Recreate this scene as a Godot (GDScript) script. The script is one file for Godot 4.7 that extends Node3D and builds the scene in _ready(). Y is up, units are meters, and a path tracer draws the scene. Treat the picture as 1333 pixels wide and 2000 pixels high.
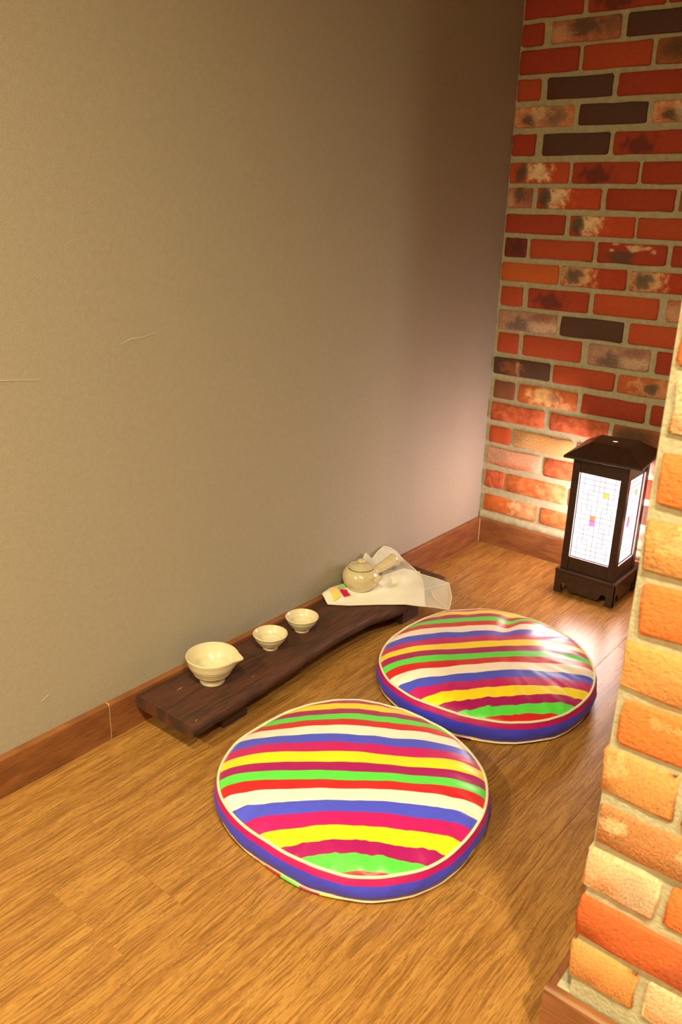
extends Node3D
# A tea corner: grey plaster wall, old-brick walls, plank floor, two round striped cushions,
# a low dark board with tea ware, and a paper lantern.  Units are metres, y is up.
# x = 0 is the brick wall at the end of the alcove, z = 0 the grey wall.

const GREY_Z := 0.006        # face of the grey wall
const BRICK_X := 0.004       # mortar face of the brick wall
const PX := -1.5228          # brick face of the partition that stands nearest
const PZ := 1.022            # its free edge
const CEIL := 2.5
const LEFT_X := -4.6
const FRONT_Z := 3.4

const FAR_ROWS := [
	[1.539, 1.596, [[-0.005, 0.181, "red"], [0.195, 0.398, "reddark"], [0.407, 0.595, "red"], [0.608, 0.796, "red"], [0.809, 0.997, "orangered"]]],
	[1.473, 1.527, [[0.002, 0.075, "red"], [0.098, 0.291, "pink"], [0.309, 0.497, "dark"], [0.510, 0.698, "dark"], [0.711, 0.899, "red2"], [0.912, 1.015, "grey"]]],
	[1.404, 1.463, [[-0.005, 0.185, "red"], [0.196, 0.381, "red2"], [0.394, 0.582, "mottle"], [0.595, 0.783, "grey"], [0.796, 0.984, "orange2"], [0.997, 1.015, "red"]]],
	[1.337, 1.391, [[0.005, 0.081, "red2"], [0.101, 0.288, "dark"], [0.303, 0.491, "red"], [0.504, 0.692, "red"], [0.705, 0.893, "orangered"], [0.906, 1.015, "dark"]]],
	[1.269, 1.321, [[0.001, 0.188, "pale"], [0.203, 0.391, "dark"], [0.405, 0.593, "pale"], [0.606, 0.794, "dark"], [0.807, 0.995, "red2"]]],
	[1.195, 1.251, [[0.007, 0.082, "red"], [0.104, 0.298, "dark"], [0.312, 0.500, "reddark"], [0.513, 0.701, "grey"], [0.714, 0.902, "orange2"], [0.915, 1.015, "red"]]],
	[1.123, 1.177, [[0.005, 0.193, "burnt"], [0.204, 0.390, "reddark"], [0.399, 0.587, "red"], [0.600, 0.788, "red"], [0.801, 0.989, "orangered"]]],
	[1.055, 1.109, [[0.011, 0.088, "pink"], [0.104, 0.295, "burnt2"], [0.311, 0.496, "red"], [0.508, 0.696, "mottle"], [0.709, 0.897, "dark"], [0.910, 1.015, "red2"]]],
	[0.985, 1.038, [[0.010, 0.199, "red"], [0.213, 0.400, "burnt2"], [0.408, 0.596, "red2"], [0.609, 0.797, "grey"], [0.810, 0.998, "orange2"]]],
	[0.918, 0.971, [[0.015, 0.086, "maroon"], [0.099, 0.293, "red2"], [0.305, 0.496, "spotted"], [0.510, 0.698, "red"], [0.711, 0.899, "red"], [0.912, 1.015, "orangered"]]],
	[0.848, 0.901, [[0.010, 0.196, "orange"], [0.205, 0.397, "burnt3"], [0.407, 0.595, "burnt3"], [0.608, 0.796, "dark"], [0.809, 0.997, "red2"]]],
	[0.776, 0.832, [[0.018, 0.089, "red2"], [0.106, 0.297, "reddark"], [0.312, 0.497, "orangered"], [0.519, 0.707, "pink"], [0.720, 0.908, "grey"], [0.921, 1.015, "orange2"]]],
	[0.705, 0.762, [[0.015, 0.207, "grey"], [0.221, 0.408, "dark"], [0.426, 0.614, "orangered"], [0.627, 0.815, "red"], [0.828, 1.015, "orangered"]]],
	[0.634, 0.694, [[0.020, 0.090, "red2"], [0.105, 0.293, "red2"], [0.316, 0.494, "grey"], [0.512, 0.700, "red"], [0.713, 0.901, "dark"], [0.914, 1.015, "red2"]]],
	[0.566, 0.618, [[0.013, 0.203, "brown"], [0.214, 0.403, "red2"], [0.414, 0.602, "tanburn"], [0.615, 0.803, "grey"], [0.816, 1.004, "orange2"]]],
	[0.489, 0.545, [[0.022, 0.093, "brown2"], [0.107, 0.299, "cream"], [0.314, 0.504, "red"], [0.520, 0.708, "red"], [0.721, 0.909, "red"], [0.922, 1.015, "orangered"]]],
	[0.420, 0.473, [[0.017, 0.202, "rough"], [0.221, 0.406, "rough"], [0.420, 0.608, "mottle"], [0.621, 0.809, "dark"], [0.822, 1.010, "red2"]]],
	[0.345, 0.398, [[0.019, 0.094, "orangered"], [0.107, 0.304, "tan"], [0.318, 0.506, "tan"], [0.519, 0.707, "grey"], [0.720, 0.908, "orange2"], [0.921, 1.015, "red"]]],
	[0.273, 0.330, [[0.020, 0.207, "palepink"], [0.219, 0.407, "rough"], [0.420, 0.608, "red"], [0.621, 0.809, "orangered"], [0.822, 1.010, "dark"]]],
	[0.194, 0.251, [[0.018, 0.090, "rough"], [0.097, 0.298, "orange2"], [0.310, 0.498, "orange2"], [0.511, 0.699, "dark"], [0.712, 0.900, "red2"], [0.913, 1.015, "grey"]]],
	[0.114, 0.167, [[0.022, 0.212, "tanend"], [0.226, 0.414, "orange2"], [0.427, 0.615, "grey"], [0.628, 0.816, "orange2"], [0.829, 1.015, "red"]]],
]
# brick courses of the partition: bottom, top, [z0, z1, kind]
const NEAR_ROWS := [
	[0.129, 0.187, [[1.020, 1.103, "ptan"], [1.115, 1.303, "ppale"], [1.316, 1.500, "porange"]]],
	[0.200, 0.259, [[1.021, 1.209, "pred"], [1.222, 1.410, "ptan"], [1.423, 1.500, "ppale"]]],
	[0.276, 0.332, [[1.021, 1.108, "ppale"], [1.119, 1.307, "porange"], [1.320, 1.500, "ptan"]]],
	[0.345, 0.398, [[1.026, 1.212, "pbrown"], [1.225, 1.413, "pred"], [1.426, 1.500, "ptan"]]],
	[0.415, 0.474, [[1.022, 1.106, "ptan2"], [1.117, 1.305, "porange2"], [1.318, 1.500, "ppale"]]],
	[0.487, 0.543, [[1.033, 1.219, "porange"], [1.232, 1.420, "ptan2"], [1.433, 1.500, "pbrown"]]],
	[0.556, 0.613, [[1.025, 1.213, "ptan"], [1.226, 1.414, "porange"], [1.427, 1.500, "pred"]]],
	[0.628, 0.684, [[1.036, 1.222, "porange2"], [1.235, 1.423, "pbrown"], [1.436, 1.500, "ptan"]]],
	[0.698, 0.754, [[1.028, 1.216, "ptan2"], [1.229, 1.417, "ppale"], [1.430, 1.500, "porange"]]],
	[0.771, 0.826, [[1.032, 1.220, "porange"], [1.233, 1.421, "ptan"], [1.434, 1.500, "pred"]]],
	[0.843, 0.897, [[1.033, 1.221, "ppale"], [1.234, 1.422, "pred"], [1.435, 1.500, "ptan2"]]],
	[0.911, 0.967, [[1.030, 1.218, "porange2"], [1.231, 1.419, "ptan"], [1.432, 1.500, "porange"]]],
	[0.981, 1.037, [[1.033, 1.118, "pred"], [1.131, 1.319, "ppale"], [1.332, 1.500, "ptan2"]]],
	[1.051, 1.107, [[1.030, 1.218, "ptan"], [1.231, 1.419, "porange"], [1.432, 1.500, "pbrown"]]],
	[1.121, 1.177, [[1.033, 1.118, "porange"], [1.131, 1.319, "ptan2"], [1.332, 1.500, "pred"]]],
	[1.191, 1.247, [[1.030, 1.218, "ppale"], [1.231, 1.419, "ptan"], [1.432, 1.500, "porange"]]],
	[1.261, 1.317, [[1.033, 1.118, "ptan2"], [1.131, 1.319, "pred"], [1.332, 1.500, "ptan"]]],
]
const WARM := Color(1.0, 0.955, 0.755)
const LANTERN_WHITE := Color(1.0, 0.895, 0.855)
const PAPER_GLOW := 1.2
const LANTERN_POWER := 0.21

func _ready() -> void:
	# camera
	var cam := Camera3D.new()
	cam.name = "camera"
	add_child(cam)
	cam.transform = Transform3D(Basis(Vector3(0.629574, 0.027267, 0.776462), Vector3(0.250508, 0.938887, -0.236088), Vector3(-0.735447, 0.343145, 0.584268)).orthonormalized(), Vector3(-2.344610, 1.043689, 1.280680))
	cam.fov = 63.0228
	cam.near = 0.05
	cam.far = 50.0
	cam.current = true
	var lens := CameraAttributesPhysical.new()
	lens.frustum_focal_length = 12.0 / tan(deg_to_rad(cam.fov) / 2.0)
	lens.exposure_aperture = 6.5
	lens.frustum_focus_distance = 2.1
	lens.frustum_near = 0.05
	lens.frustum_far = 50.0
	cam.attributes = lens
	# surroundings: a closed room, nothing beyond it
	var env := Environment.new()
	env.background_mode = Environment.BG_COLOR
	env.background_color = Color(0, 0, 0)
	env.tonemap_mode = Environment.TONE_MAPPER_LINEAR
	env.tonemap_exposure = 1.0
	env.sdfgi_enabled = true
	env.ssao_enabled = true
	env.ssil_enabled = true
	var we := WorldEnvironment.new()
	we.name = "environment"
	we.environment = env
	add_child(we)
	make_materials()
	# lamps of the room, recessed in its ceiling behind the camera
	downlight(Vector3(-2.6, CEIL, 1.35), 6.1, 68.0, 1.0, "round recessed downlight in the ceiling just in front of the brick partition")
	downlight(Vector3(-2.6, CEIL, 2.1), 6.9, 82.0, 1.0, "round recessed downlight in the ceiling beside the cream plaster wall")
	downlight(Vector3(-4.2, CEIL, 0.22), 7.0, 85.0, 0.5, "round recessed downlight in the ceiling near the plain end wall")
	# structure
	build_floor()
	build_walls()
	build_skirting()
	# things
	cushion(Vector3(-1.318, 0, 0.517), [0.2428, 0.0013, -0.003, -0.0044, -0.0021, 0.0035, -0.002, -0.0048, -0.0005], deg_to_rad(52.4), "round rainbow-striped satin floor cushion with cream piping, farther from the lantern", 301, [])
	cushion(Vector3(-0.78, 0, 0.48), [0.2489, 0.0017, 0.0079, 0.0066, -0.003, 0.0024, -0.0057, -0.0031, 0.0008], deg_to_rad(44.4), "round rainbow-striped satin floor cushion with a dented edge, beside the lantern", 317, [[0.17, -0.03, -0.35, 0.09, 0.022, 0.014], [0.2, 0.08, 0.2, 0.06, 0.018, 0.009]])
	build_board()
	build_cloth()
	build_teapot()
	cup("pouring_bowl", "large cream pouring bowl with a pointed spout on the dark board", Vector3(-1.284, 0.0755, 0.097), 0.0555, 0.0275, 0.0645, "", true, 1.06)
	cup("tea_cup", "small cream tea cup next to the spouted pouring bowl", Vector3(-1.097, 0.0755, 0.091), 0.0405, 0.0182, 0.0385, "cream tea cups on the board")
	cup("tea_cup", "small cream tea cup between the other cup and the white cloth", Vector3(-0.984, 0.0755, 0.089), 0.0405, 0.0182, 0.0385, "cream tea cups on the board")
	build_lantern()

# base colour, second colour, share of the second, speckle, blotches [u, v, radius u, radius v, colour, strength]
const INK := Color8(84, 70, 60)
const CREAM := Color8(226, 196, 158)
var kinds := {
	"red": [Color8(166, 66, 44), Color8(144, 54, 38), 0.7, 0.28, []],
	"red2": [Color8(180, 80, 46), Color8(158, 64, 42), 0.7, 0.28, []],
	"reddark": [Color8(170, 68, 44), Color8(150, 56, 40), 0.5, 0.18, [[0.38, 0.62, 0.26, 0.5, Color8(88, 46, 40), 0.75]]],
	"orangered": [Color8(188, 86, 48), Color8(170, 68, 42), 0.7, 0.28, []],
	"orange": [Color8(194, 100, 48), Color8(178, 80, 42), 0.5, 0.3, []],
	"orange2": [Color8(194, 104, 58), Color8(208, 136, 86), 0.5, 0.22, [[0.85, 0.5, 0.3, 0.8, Color8(204, 142, 98), 0.6]]],
	"dark": [Color8(92, 64, 54), Color8(76, 54, 48), 0.6, 0.22, [[0.1, 0.7, 0.15, 0.4, Color8(96, 50, 40), 0.4]]],
	"maroon": [Color8(126, 50, 40), Color8(92, 44, 40), 0.6, 0.22, [[0.6, 0.5, 0.4, 0.5, Color8(74, 46, 44), 0.6]]],
	"spotted": [Color8(166, 64, 44), Color8(144, 54, 40), 0.5, 0.2, [[0.35, 0.7, 0.2, 0.45, INK, 0.8], [0.6, 0.2, 0.16, 0.18, CREAM, 0.8], [0.22, 0.35, 0.05, 0.1, CREAM, 0.8], [0.27, 0.05, 0.06, 0.08, CREAM, 0.7], [0.82, 0.35, 0.05, 0.1, CREAM, 0.6]]],
	"pink": [Color8(190, 118, 92), Color8(160, 92, 74), 0.6, 0.5, [[0.5, 0.35, 0.3, 0.45, INK, 0.75], [0.9, 0.4, 0.2, 0.5, Color8(120, 84, 72), 0.6], [0.1, 0.6, 0.2, 0.5, CREAM, 0.45]]],
	"pale": [Color8(206, 130, 94), Color8(214, 170, 128), 0.6, 0.5, [[0.26, 0.62, 0.14, 0.35, INK, 0.85], [0.65, 0.5, 0.24, 0.5, Color8(98, 78, 74), 0.65], [0.42, 0.35, 0.2, 0.4, CREAM, 0.6]]],
	"mottle": [Color8(150, 88, 58), Color8(178, 104, 62), 0.6, 0.45, [[0.35, 0.4, 0.32, 0.45, Color8(86, 66, 50), 0.75]]],
	"burnt": [Color8(188, 82, 48), Color8(172, 66, 42), 0.4, 0.3, [[0.48, 0.45, 0.26, 0.55, CREAM, 0.95], [0.2, 0.5, 0.12, 0.5, INK, 0.85], [0.05, 0.7, 0.06, 0.3, Color8(190, 76, 42), 0.8]]],
	"burnt2": [Color8(186, 76, 44), Color8(170, 60, 38), 0.4, 0.3, [[0.28, 0.4, 0.24, 0.7, CREAM, 0.95], [0.12, 0.5, 0.1, 0.62, INK, 0.9]]],
	"burnt3": [Color8(176, 68, 42), Color8(156, 54, 36), 0.4, 0.35, [[0.24, 0.5, 0.3, 0.9, Color8(210, 166, 120), 0.95], [0.2, 0.45, 0.14, 0.42, Color8(92, 78, 66), 0.85]]],
	"grey": [Color8(182, 142, 122), Color8(150, 106, 94), 0.6, 0.55, [[0.4, 0.7, 0.22, 0.4, Color8(96, 82, 78), 0.75], [0.75, 0.65, 0.28, 0.35, Color8(206, 180, 150), 0.65], [0.72, 0.2, 0.2, 0.3, Color8(130, 80, 72), 0.6]]],
	"brown": [Color8(92, 62, 50), Color8(74, 54, 48), 0.6, 0.35, [[0.32, 0.5, 0.2, 0.45, Color8(150, 84, 46), 0.7], [0.45, 0.6, 0.05, 0.5, CREAM, 0.4]]],
	"brown2": [Color8(134, 82, 58), Color8(116, 72, 56), 0.6, 0.2, []],
	"cream": [Color8(196, 104, 56), Color8(180, 88, 52), 0.5, 0.3, [[0.45, 0.5, 0.3, 0.55, Color8(222, 178, 122), 0.95], [0.62, 0.45, 0.1, 0.3, Color8(156, 112, 84), 0.6], [0.8, 0.85, 0.2, 0.25, CREAM, 0.5]]],
	"tanburn": [Color8(188, 100, 60), Color8(176, 84, 50), 0.5, 0.35, [[0.6, 0.6, 0.4, 0.6, Color8(206, 160, 116), 0.7], [0.52, 0.5, 0.11, 0.35, INK, 0.8]]],
	"tan": [Color8(206, 158, 104), Color8(192, 132, 84), 0.6, 0.4, [[0.2, 0.5, 0.2, 0.5, Color8(186, 152, 108), 0.5]]],
	"rough": [Color8(184, 88, 54), Color8(202, 112, 74), 0.5, 0.3, []],
	"palepink": [Color8(214, 160, 136), Color8(190, 124, 98), 0.5, 0.4, [[0.22, 0.5, 0.2, 0.4, Color8(166, 130, 112), 0.6], [0.5, 0.95, 0.4, 0.2, Color8(186, 98, 66), 0.6]]],
	"tanend": [Color8(202, 110, 56), Color8(192, 96, 50), 0.4, 0.3, [[0.75, 0.5, 0.32, 0.8, Color8(206, 152, 112), 0.9], [0.62, 0.3, 0.1, 0.3, Color8(224, 180, 136), 0.7]]],
	"ptan": [Color8(212, 152, 92), Color8(198, 130, 74), 0.6, 0.2, [[0.3, 0.75, 0.3, 0.3, Color8(190, 126, 76), 0.5]]],
	"ptan2": [Color8(206, 148, 92), Color8(192, 134, 78), 0.6, 0.2, [[0.2, 0.3, 0.14, 0.3, Color8(222, 178, 132), 0.6]]],
	"porange": [Color8(212, 126, 66), Color8(202, 108, 58), 0.6, 0.22, [[0.62, 0.6, 0.14, 0.2, Color8(226, 166, 116), 0.6], [0.28, 0.25, 0.1, 0.15, Color8(228, 170, 124), 0.5]]],
	"porange2": [Color8(216, 124, 66), Color8(204, 108, 58), 0.6, 0.2, []],
	"ppale": [Color8(222, 184, 148), Color8(200, 150, 116), 0.6, 0.35, [[0.7, 0.6, 0.3, 0.5, Color8(186, 158, 138), 0.6], [0.2, 0.8, 0.3, 0.2, Color8(206, 138, 90), 0.5]]],
	"pred": [Color8(200, 104, 56), Color8(188, 88, 50), 0.6, 0.22, [[0.8, 0.7, 0.25, 0.4, Color8(154, 74, 54), 0.5]]],
	"pbrown": [Color8(182, 126, 80), Color8(166, 106, 66), 0.6, 0.3, [[0.1, 0.35, 0.08, 0.25, CREAM, 0.7], [0.55, 0.4, 0.08, 0.2, CREAM, 0.6], [0.95, 0.65, 0.1, 0.3, CREAM, 0.6]]],
}
var brick_mats := {}
var taken := {}
var M := {}

# ------------------------------------------------------------------ helpers
func numbered(called: String) -> String:
	if not taken.has(called):
		taken[called] = 0
		return called
	taken[called] += 1
	return "%s_%03d" % [called, taken[called]]

func tag(o: Node, label: String, category := "", group := "", kind := "") -> Node:
	o.set_meta("label", label)
	if category: o.set_meta("category", category)
	if group: o.set_meta("group", group)
	if kind: o.set_meta("kind", kind)
	return o

func thing(called: String, label: String, category: String, at := Vector3.ZERO, group := "") -> Node3D:
	var o := Node3D.new()
	o.name = numbered(called)
	add_child(o)
	o.position = at
	tag(o, label, category, group)
	return o

func tool() -> SurfaceTool:
	var st := SurfaceTool.new()
	st.begin(Mesh.PRIMITIVE_TRIANGLES)
	return st

func put(called: String, st: SurfaceTool, mat: Material, parent: Node = null) -> MeshInstance3D:
	st.generate_normals()
	var o := MeshInstance3D.new()
	o.mesh = st.commit()
	o.material_override = mat
	o.cast_shadow = GeometryInstance3D.SHADOW_CASTING_SETTING_DOUBLE_SIDED
	if parent == null:
		o.name = numbered(called)
		add_child(o)
	else:
		o.name = called
		parent.add_child(o, true)
	return o

func room(called: String, st: SurfaceTool, mat: Material, label: String, category: String) -> MeshInstance3D:
	var o := put(called, st, mat)
	tag(o, label, category, "", "structure")
	return o

# a grid of points whose front is along du x dv (flip turns it round)
func sheet(st: SurfaceTool, nu: int, nv: int, pos: Callable, uv: Callable, flip := false, group := 0) -> void:
	var p := []
	var t := []
	for j in nv + 1:
		for i in nu + 1:
			p.append(pos.call(i, j))
			t.append(uv.call(i, j))
	st.set_smooth_group(group)
	var w := nu + 1
	for j in nv:
		for i in nu:
			var a := j * w + i
			var order := [a, a + w + 1, a + 1, a, a + w, a + w + 1]
			if flip: order = [a, a + 1, a + w + 1, a, a + w + 1, a + w]
			for k in order:
				st.set_uv(t[k])
				st.add_vertex(p[k])

func tri(st: SurfaceTool, a: Vector3, b: Vector3, c: Vector3, out: Vector3, uva := Vector2.ZERO, uvb := Vector2.ZERO, uvc := Vector2.ZERO) -> void:
	if (b - a).cross(c - a).dot(out) > 0.0:
		var s := b
		b = c
		c = s
		var su := uvb
		uvb = uvc
		uvc = su
	st.set_uv(uva)
	st.add_vertex(a)
	st.set_uv(uvb)
	st.add_vertex(b)
	st.set_uv(uvc)
	st.add_vertex(c)

func quad(st: SurfaceTool, a: Vector3, b: Vector3, c: Vector3, d: Vector3, out: Vector3) -> void:
	tri(st, a, b, c, out)
	tri(st, a, c, d, out)

# box between two corners with chamfered edges
func box(st: SurfaceTool, lo: Vector3, hi: Vector3, bevel := 0.0) -> void:
	st.set_smooth_group(-1)
	var c := (lo + hi) / 2.0
	var h := (hi - lo) / 2.0
	var axes := [Vector3.RIGHT, Vector3.UP, Vector3.BACK]
	for a in 3:
		var b := (a + 1) % 3
		var d := (a + 2) % 3
		for s in [-1.0, 1.0]:
			var n: Vector3 = axes[a] * s
			var q := []
			for k in [[-1, -1], [1, -1], [1, 1], [-1, 1]]:
				q.append(c + n * h[a] + axes[b] * (k[0] * (h[b] - bevel)) + axes[d] * (k[1] * (h[d] - bevel)))
			quad(st, q[0], q[1], q[2], q[3], n)
	if bevel <= 0.0: return
	for a in 3:
		var b := (a + 1) % 3
		var d := (a + 2) % 3
		for s in [-1.0, 1.0]:
			for t in [-1.0, 1.0]:
				var e := []
				for k in [-1.0, 1.0]:
					var along: Vector3 = c + axes[a] * (k * (h[a] - bevel))
					e.append(along + axes[b] * (s * h[b]) + axes[d] * (t * (h[d] - bevel)))
					e.append(along + axes[b] * (s * (h[b] - bevel)) + axes[d] * (t * h[d]))
				quad(st, e[0], e[1], e[3], e[2], axes[b] * s + axes[d] * t)
	for x in [-1.0, 1.0]:
		for y in [-1.0, 1.0]:
			for z in [-1.0, 1.0]:
				var k := Vector3(x, y, z)
				tri(st, c + k * (h - Vector3(0, bevel, bevel)), c + k * (h - Vector3(bevel, 0, bevel)), c + k * (h - Vector3(bevel, bevel, 0)), k)

func lathe(st: SurfaceTool, profile: Array, segs := 64, group := 0, shape = null) -> void:
	var n := profile.size() - 1
	sheet(st, segs, n,
		func(i, j):
			var a: float = TAU * i / segs
			var q: Vector2 = profile[j]
			var p := Vector3(q.x * cos(a), q.y, q.x * sin(a))
			return shape.call(p, a) if shape != null else p,
		func(i, j): return Vector2(float(i) / segs, float(j) / n), true, group)

func smooth_profile(points: Array, per := 6) -> Array:
	var out := []
	for i in points.size() - 1:
		var p0: Vector2 = points[maxi(i - 1, 0)]
		var p1: Vector2 = points[i]
		var p2: Vector2 = points[i + 1]
		var p3: Vector2 = points[mini(i + 2, points.size() - 1)]
		for k in per:
			out.append(p1.cubic_interpolate(p2, p0, p3, float(k) / per))
	out.append(points[-1])
	return out

# round rod along points, radius per point
func rod(st: SurfaceTool, path: Array, radii: Array, segs := 10, closed := false, group := 0) -> void:
	var n := path.size()
	var rings := []
	var up := Vector3.UP
	for i in n:
		var before: Vector3 = path[(i - 1 + n) % n] if closed or i > 0 else path[i]
		var after: Vector3 = path[(i + 1) % n] if closed or i < n - 1 else path[i]
		var t := (after - before).normalized()
		var ref := up if absf(t.dot(up)) < 0.95 else Vector3.RIGHT
		var a := t.cross(ref).normalized()
		var b := a.cross(t).normalized()
		var ring := []
		for k in segs:
			var w := TAU * k / segs
			ring.append(path[i] + (a * cos(w) + b * sin(w)) * float(radii[mini(i, radii.size() - 1)]))
		rings.append(ring)
	var last := n if closed else n - 1
	sheet(st, segs, last, func(i, j): return rings[j % n][i % segs], func(i, j): return Vector2(float(i) / segs, float(j) / last), true, group)

func noise(seed_: int, freq: float, octaves := 4) -> FastNoiseLite:
	var f := FastNoiseLite.new()
	f.noise_type = FastNoiseLite.TYPE_SIMPLEX_SMOOTH
	f.seed = seed_
	f.frequency = freq
	f.fractal_octaves = octaves
	return f

func tex(im: Image) -> ImageTexture:
	im.generate_mipmaps()
	return ImageTexture.create_from_image(im)

func noise_tex(seed_: int, freq: float, lo: Color, hi: Color, size := 512, octaves := 5) -> NoiseTexture2D:
	var t := NoiseTexture2D.new()
	t.width = size
	t.height = size
	t.seamless = true
	t.noise = noise(seed_, freq, octaves)
	var g := Gradient.new()
	g.set_color(0, lo)
	g.set_color(1, hi)
	t.color_ramp = g
	return t

func height_tex(seed_: int, freq: float, size := 512, octaves := 5) -> NoiseTexture2D:
	var t := NoiseTexture2D.new()
	t.width = size
	t.height = size
	t.seamless = true
	t.noise = noise(seed_, freq, octaves)
	return t

func normal_tex(seed_: int, freq: float, strength: float, size := 512) -> NoiseTexture2D:
	var t := height_tex(seed_, freq, size, 3)
	t.as_normal_map = true
	t.bump_strength = strength
	return t

func plain(c: Color, rough: float, spec := 0.5) -> StandardMaterial3D:
	var m := StandardMaterial3D.new()
	m.albedo_color = c
	m.roughness = rough
	m.metallic_specular = spec
	return m

func world_mapped(m: StandardMaterial3D, scale_: float) -> StandardMaterial3D:
	m.uv1_triplanar = true
	m.uv1_world_triplanar = true
	m.uv1_scale = Vector3.ONE * scale_
	return m

# ------------------------------------------------------------------ textures
func brick_image(k: Array, seed_: int) -> Image:
	var w := 176
	var h := 56
	var im := Image.create(w, h, false, Image.FORMAT_RGB8)
	var coarse := noise(seed_, 0.035, 4)
	var fine := noise(seed_ + 50, 0.3, 3)
	for y in h:
		for x in w:
			var u := float(x) / w
			var v := float(y) / h
			var c: Color = k[0]
			var a := coarse.get_noise_2d(x, y)
			var b := fine.get_noise_2d(x, y)
			c = c.lerp(k[1], clampf(0.5 + a * 1.6, 0.0, 1.0) * float(k[2]))
			for s in k[4]:
				var d := Vector2((u - s[0]) / s[2], (v - s[1]) / s[3]).length()
				var e := clampf((1.15 - d + a * 0.7 + b * 0.9 * float(k[3])) * 1.7, 0.0, 1.0)
				c = c.lerp(s[4], e * float(s[5]))
			var g := 1.0 + b * float(k[3]) * 0.75 + a * 0.12
			im.set_pixel(x, y, Color(clampf(c.r * g, 0, 1), clampf(c.g * g, 0, 1), clampf(c.b * g, 0, 1)))
	return im

# relief of a brick's face: grain, and for the coarse ones a few cracks that run along it
func relief_image(seed_: int, freq: float, cracks: float) -> Image:
	var im := Image.create(264, 84, false, Image.FORMAT_RGB8)
	var a := noise(seed_, freq, 4)
	var c := noise(seed_ + 1, 0.03, 3)
	for y in 84:
		for x in 264:
			var v := 0.6 + a.get_noise_2d(x, y) * 0.35
			var k := absf(c.get_noise_2d(x * 0.7, y * 1.9))
			if k < 0.05: v -= cracks * (1.0 - k / 0.05) * 0.8
			v = clampf(v, 0, 1)
			im.set_pixel(x, y, Color(v, v, v))
	return im

func plank_image() -> Image:
	var w := 1024
	var h := 768
	var im := Image.create(w, h, false, Image.FORMAT_RGB8)
	var band := noise(11, 1.0, 3)
	var streak := noise(12, 1.0, 2)
	var pore := noise(13, 1.0, 2)
	var wave := noise(14, 1.0, 2)
	for y in h:
		for x in w:
			var yy := y + wave.get_noise_2d(x * 0.004, y * 0.01) * 7.0
			var a := band.get_noise_2d(x * 0.002, yy * 0.03)
			var s := streak.get_noise_2d(x * 0.0065, yy * 0.2)
			var p := pore.get_noise_2d(x * 0.02, yy * 0.5)
			var c := Color8(176, 126, 66).lerp(Color8(156, 107, 54), clampf(0.5 + a * 1.3, 0, 1))
			c = c.lerp(Color8(116, 76, 32), clampf((s - 0.16) * 2.2, 0.0, 0.5))
			c = c.lerp(Color8(190, 148, 82), clampf((-s - 0.2) * 1.6, 0.0, 0.4))
			c = c.lerp(Color8(106, 70, 32), clampf((p - 0.26) * 2.4, 0.0, 0.55))
			im.set_pixel(x, y, c)
	return im

func dark_wood_image() -> Image:
	var w := 768
	var h := 192
	var im := Image.create(w, h, false, Image.FORMAT_RGB8)
	var band := noise(21, 1.0, 3)
	var streak := noise(22, 1.0, 3)
	var speck := noise(23, 1.0, 2)
	for y in h:
		for x in w:
			var a := band.get_noise_2d(x * 0.005, y * 0.02)
			var s := streak.get_noise_2d(x * 0.012, y * 0.14)
			var p := speck.get_noise_2d(x * 0.35, y * 0.35)
			var c := Color8(84, 52, 40).lerp(Color8(66, 46, 36), clampf(0.5 + a * 1.8, 0, 1))
			c = c.lerp(Color8(112, 56, 36), clampf((s - 0.08 + a * 0.3) * 1.6, 0.0, 0.6))
			c = c.lerp(Color8(54, 38, 31), clampf((-s - 0.15) * 1.6, 0.0, 0.5))
			c = c.lerp(Color8(112, 90, 70), clampf((p - 0.5) * 2.5, 0.0, 0.35))
			im.set_pixel(x, y, c)
	return im

func skirting_image() -> Image:
	var w := 768
	var h := 96
	var im := Image.create(w, h, false, Image.FORMAT_RGB8)
	var a_ := noise(31, 1.0, 3)
	var s_ := noise(32, 1.0, 3)
	for y in h:
		for x in w:
			var a := a_.get_noise_2d(x * 0.006, y * 0.03)
			var s := s_.get_noise_2d(x * 0.01, y * 0.2)
			var c := Color8(140, 88, 52).lerp(Color8(120, 72, 44), clampf(0.5 + a * 1.5, 0, 1))
			c = c.lerp(Color8(166, 106, 62), clampf((s - 0.1) * 1.4, 0, 0.5))
			im.set_pixel(x, y, c)
	return im

# satin stripes: seven bands that repeat, 187 mm a repeat, 1.2 metres in all
const BANDS := [[0.029, 250, 222, 36], [0.024, 168, 20, 104], [0.024, 92, 222, 78], [0.024, 212, 34, 42], [0.032, 250, 236, 226], [0.026, 78, 84, 226], [0.028, 196, 26, 112]]
func stripe_image() -> Image:
	var h := 1024
	var im := Image.create(32, h, false, Image.FORMAT_RGB8)
	var weave := noise(41, 0.9, 2)
	for y in h:
		var v := (float(y) / h - 0.5) * 0.748 + 0.026
		v = fposmod(v, 0.187)
		var c := Color.WHITE
		for b in BANDS:
			if v < b[0]:
				c = Color8(b[1], b[2], b[3])
				break
			v -= b[0]
		for x in 32:
			var g := 1.0 + weave.get_noise_2d(x, y) * 0.06
			im.set_pixel(x, y, Color(minf(c.r * g, 1), minf(c.g * g, 1), minf(c.b * g, 1)))
	return im

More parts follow.
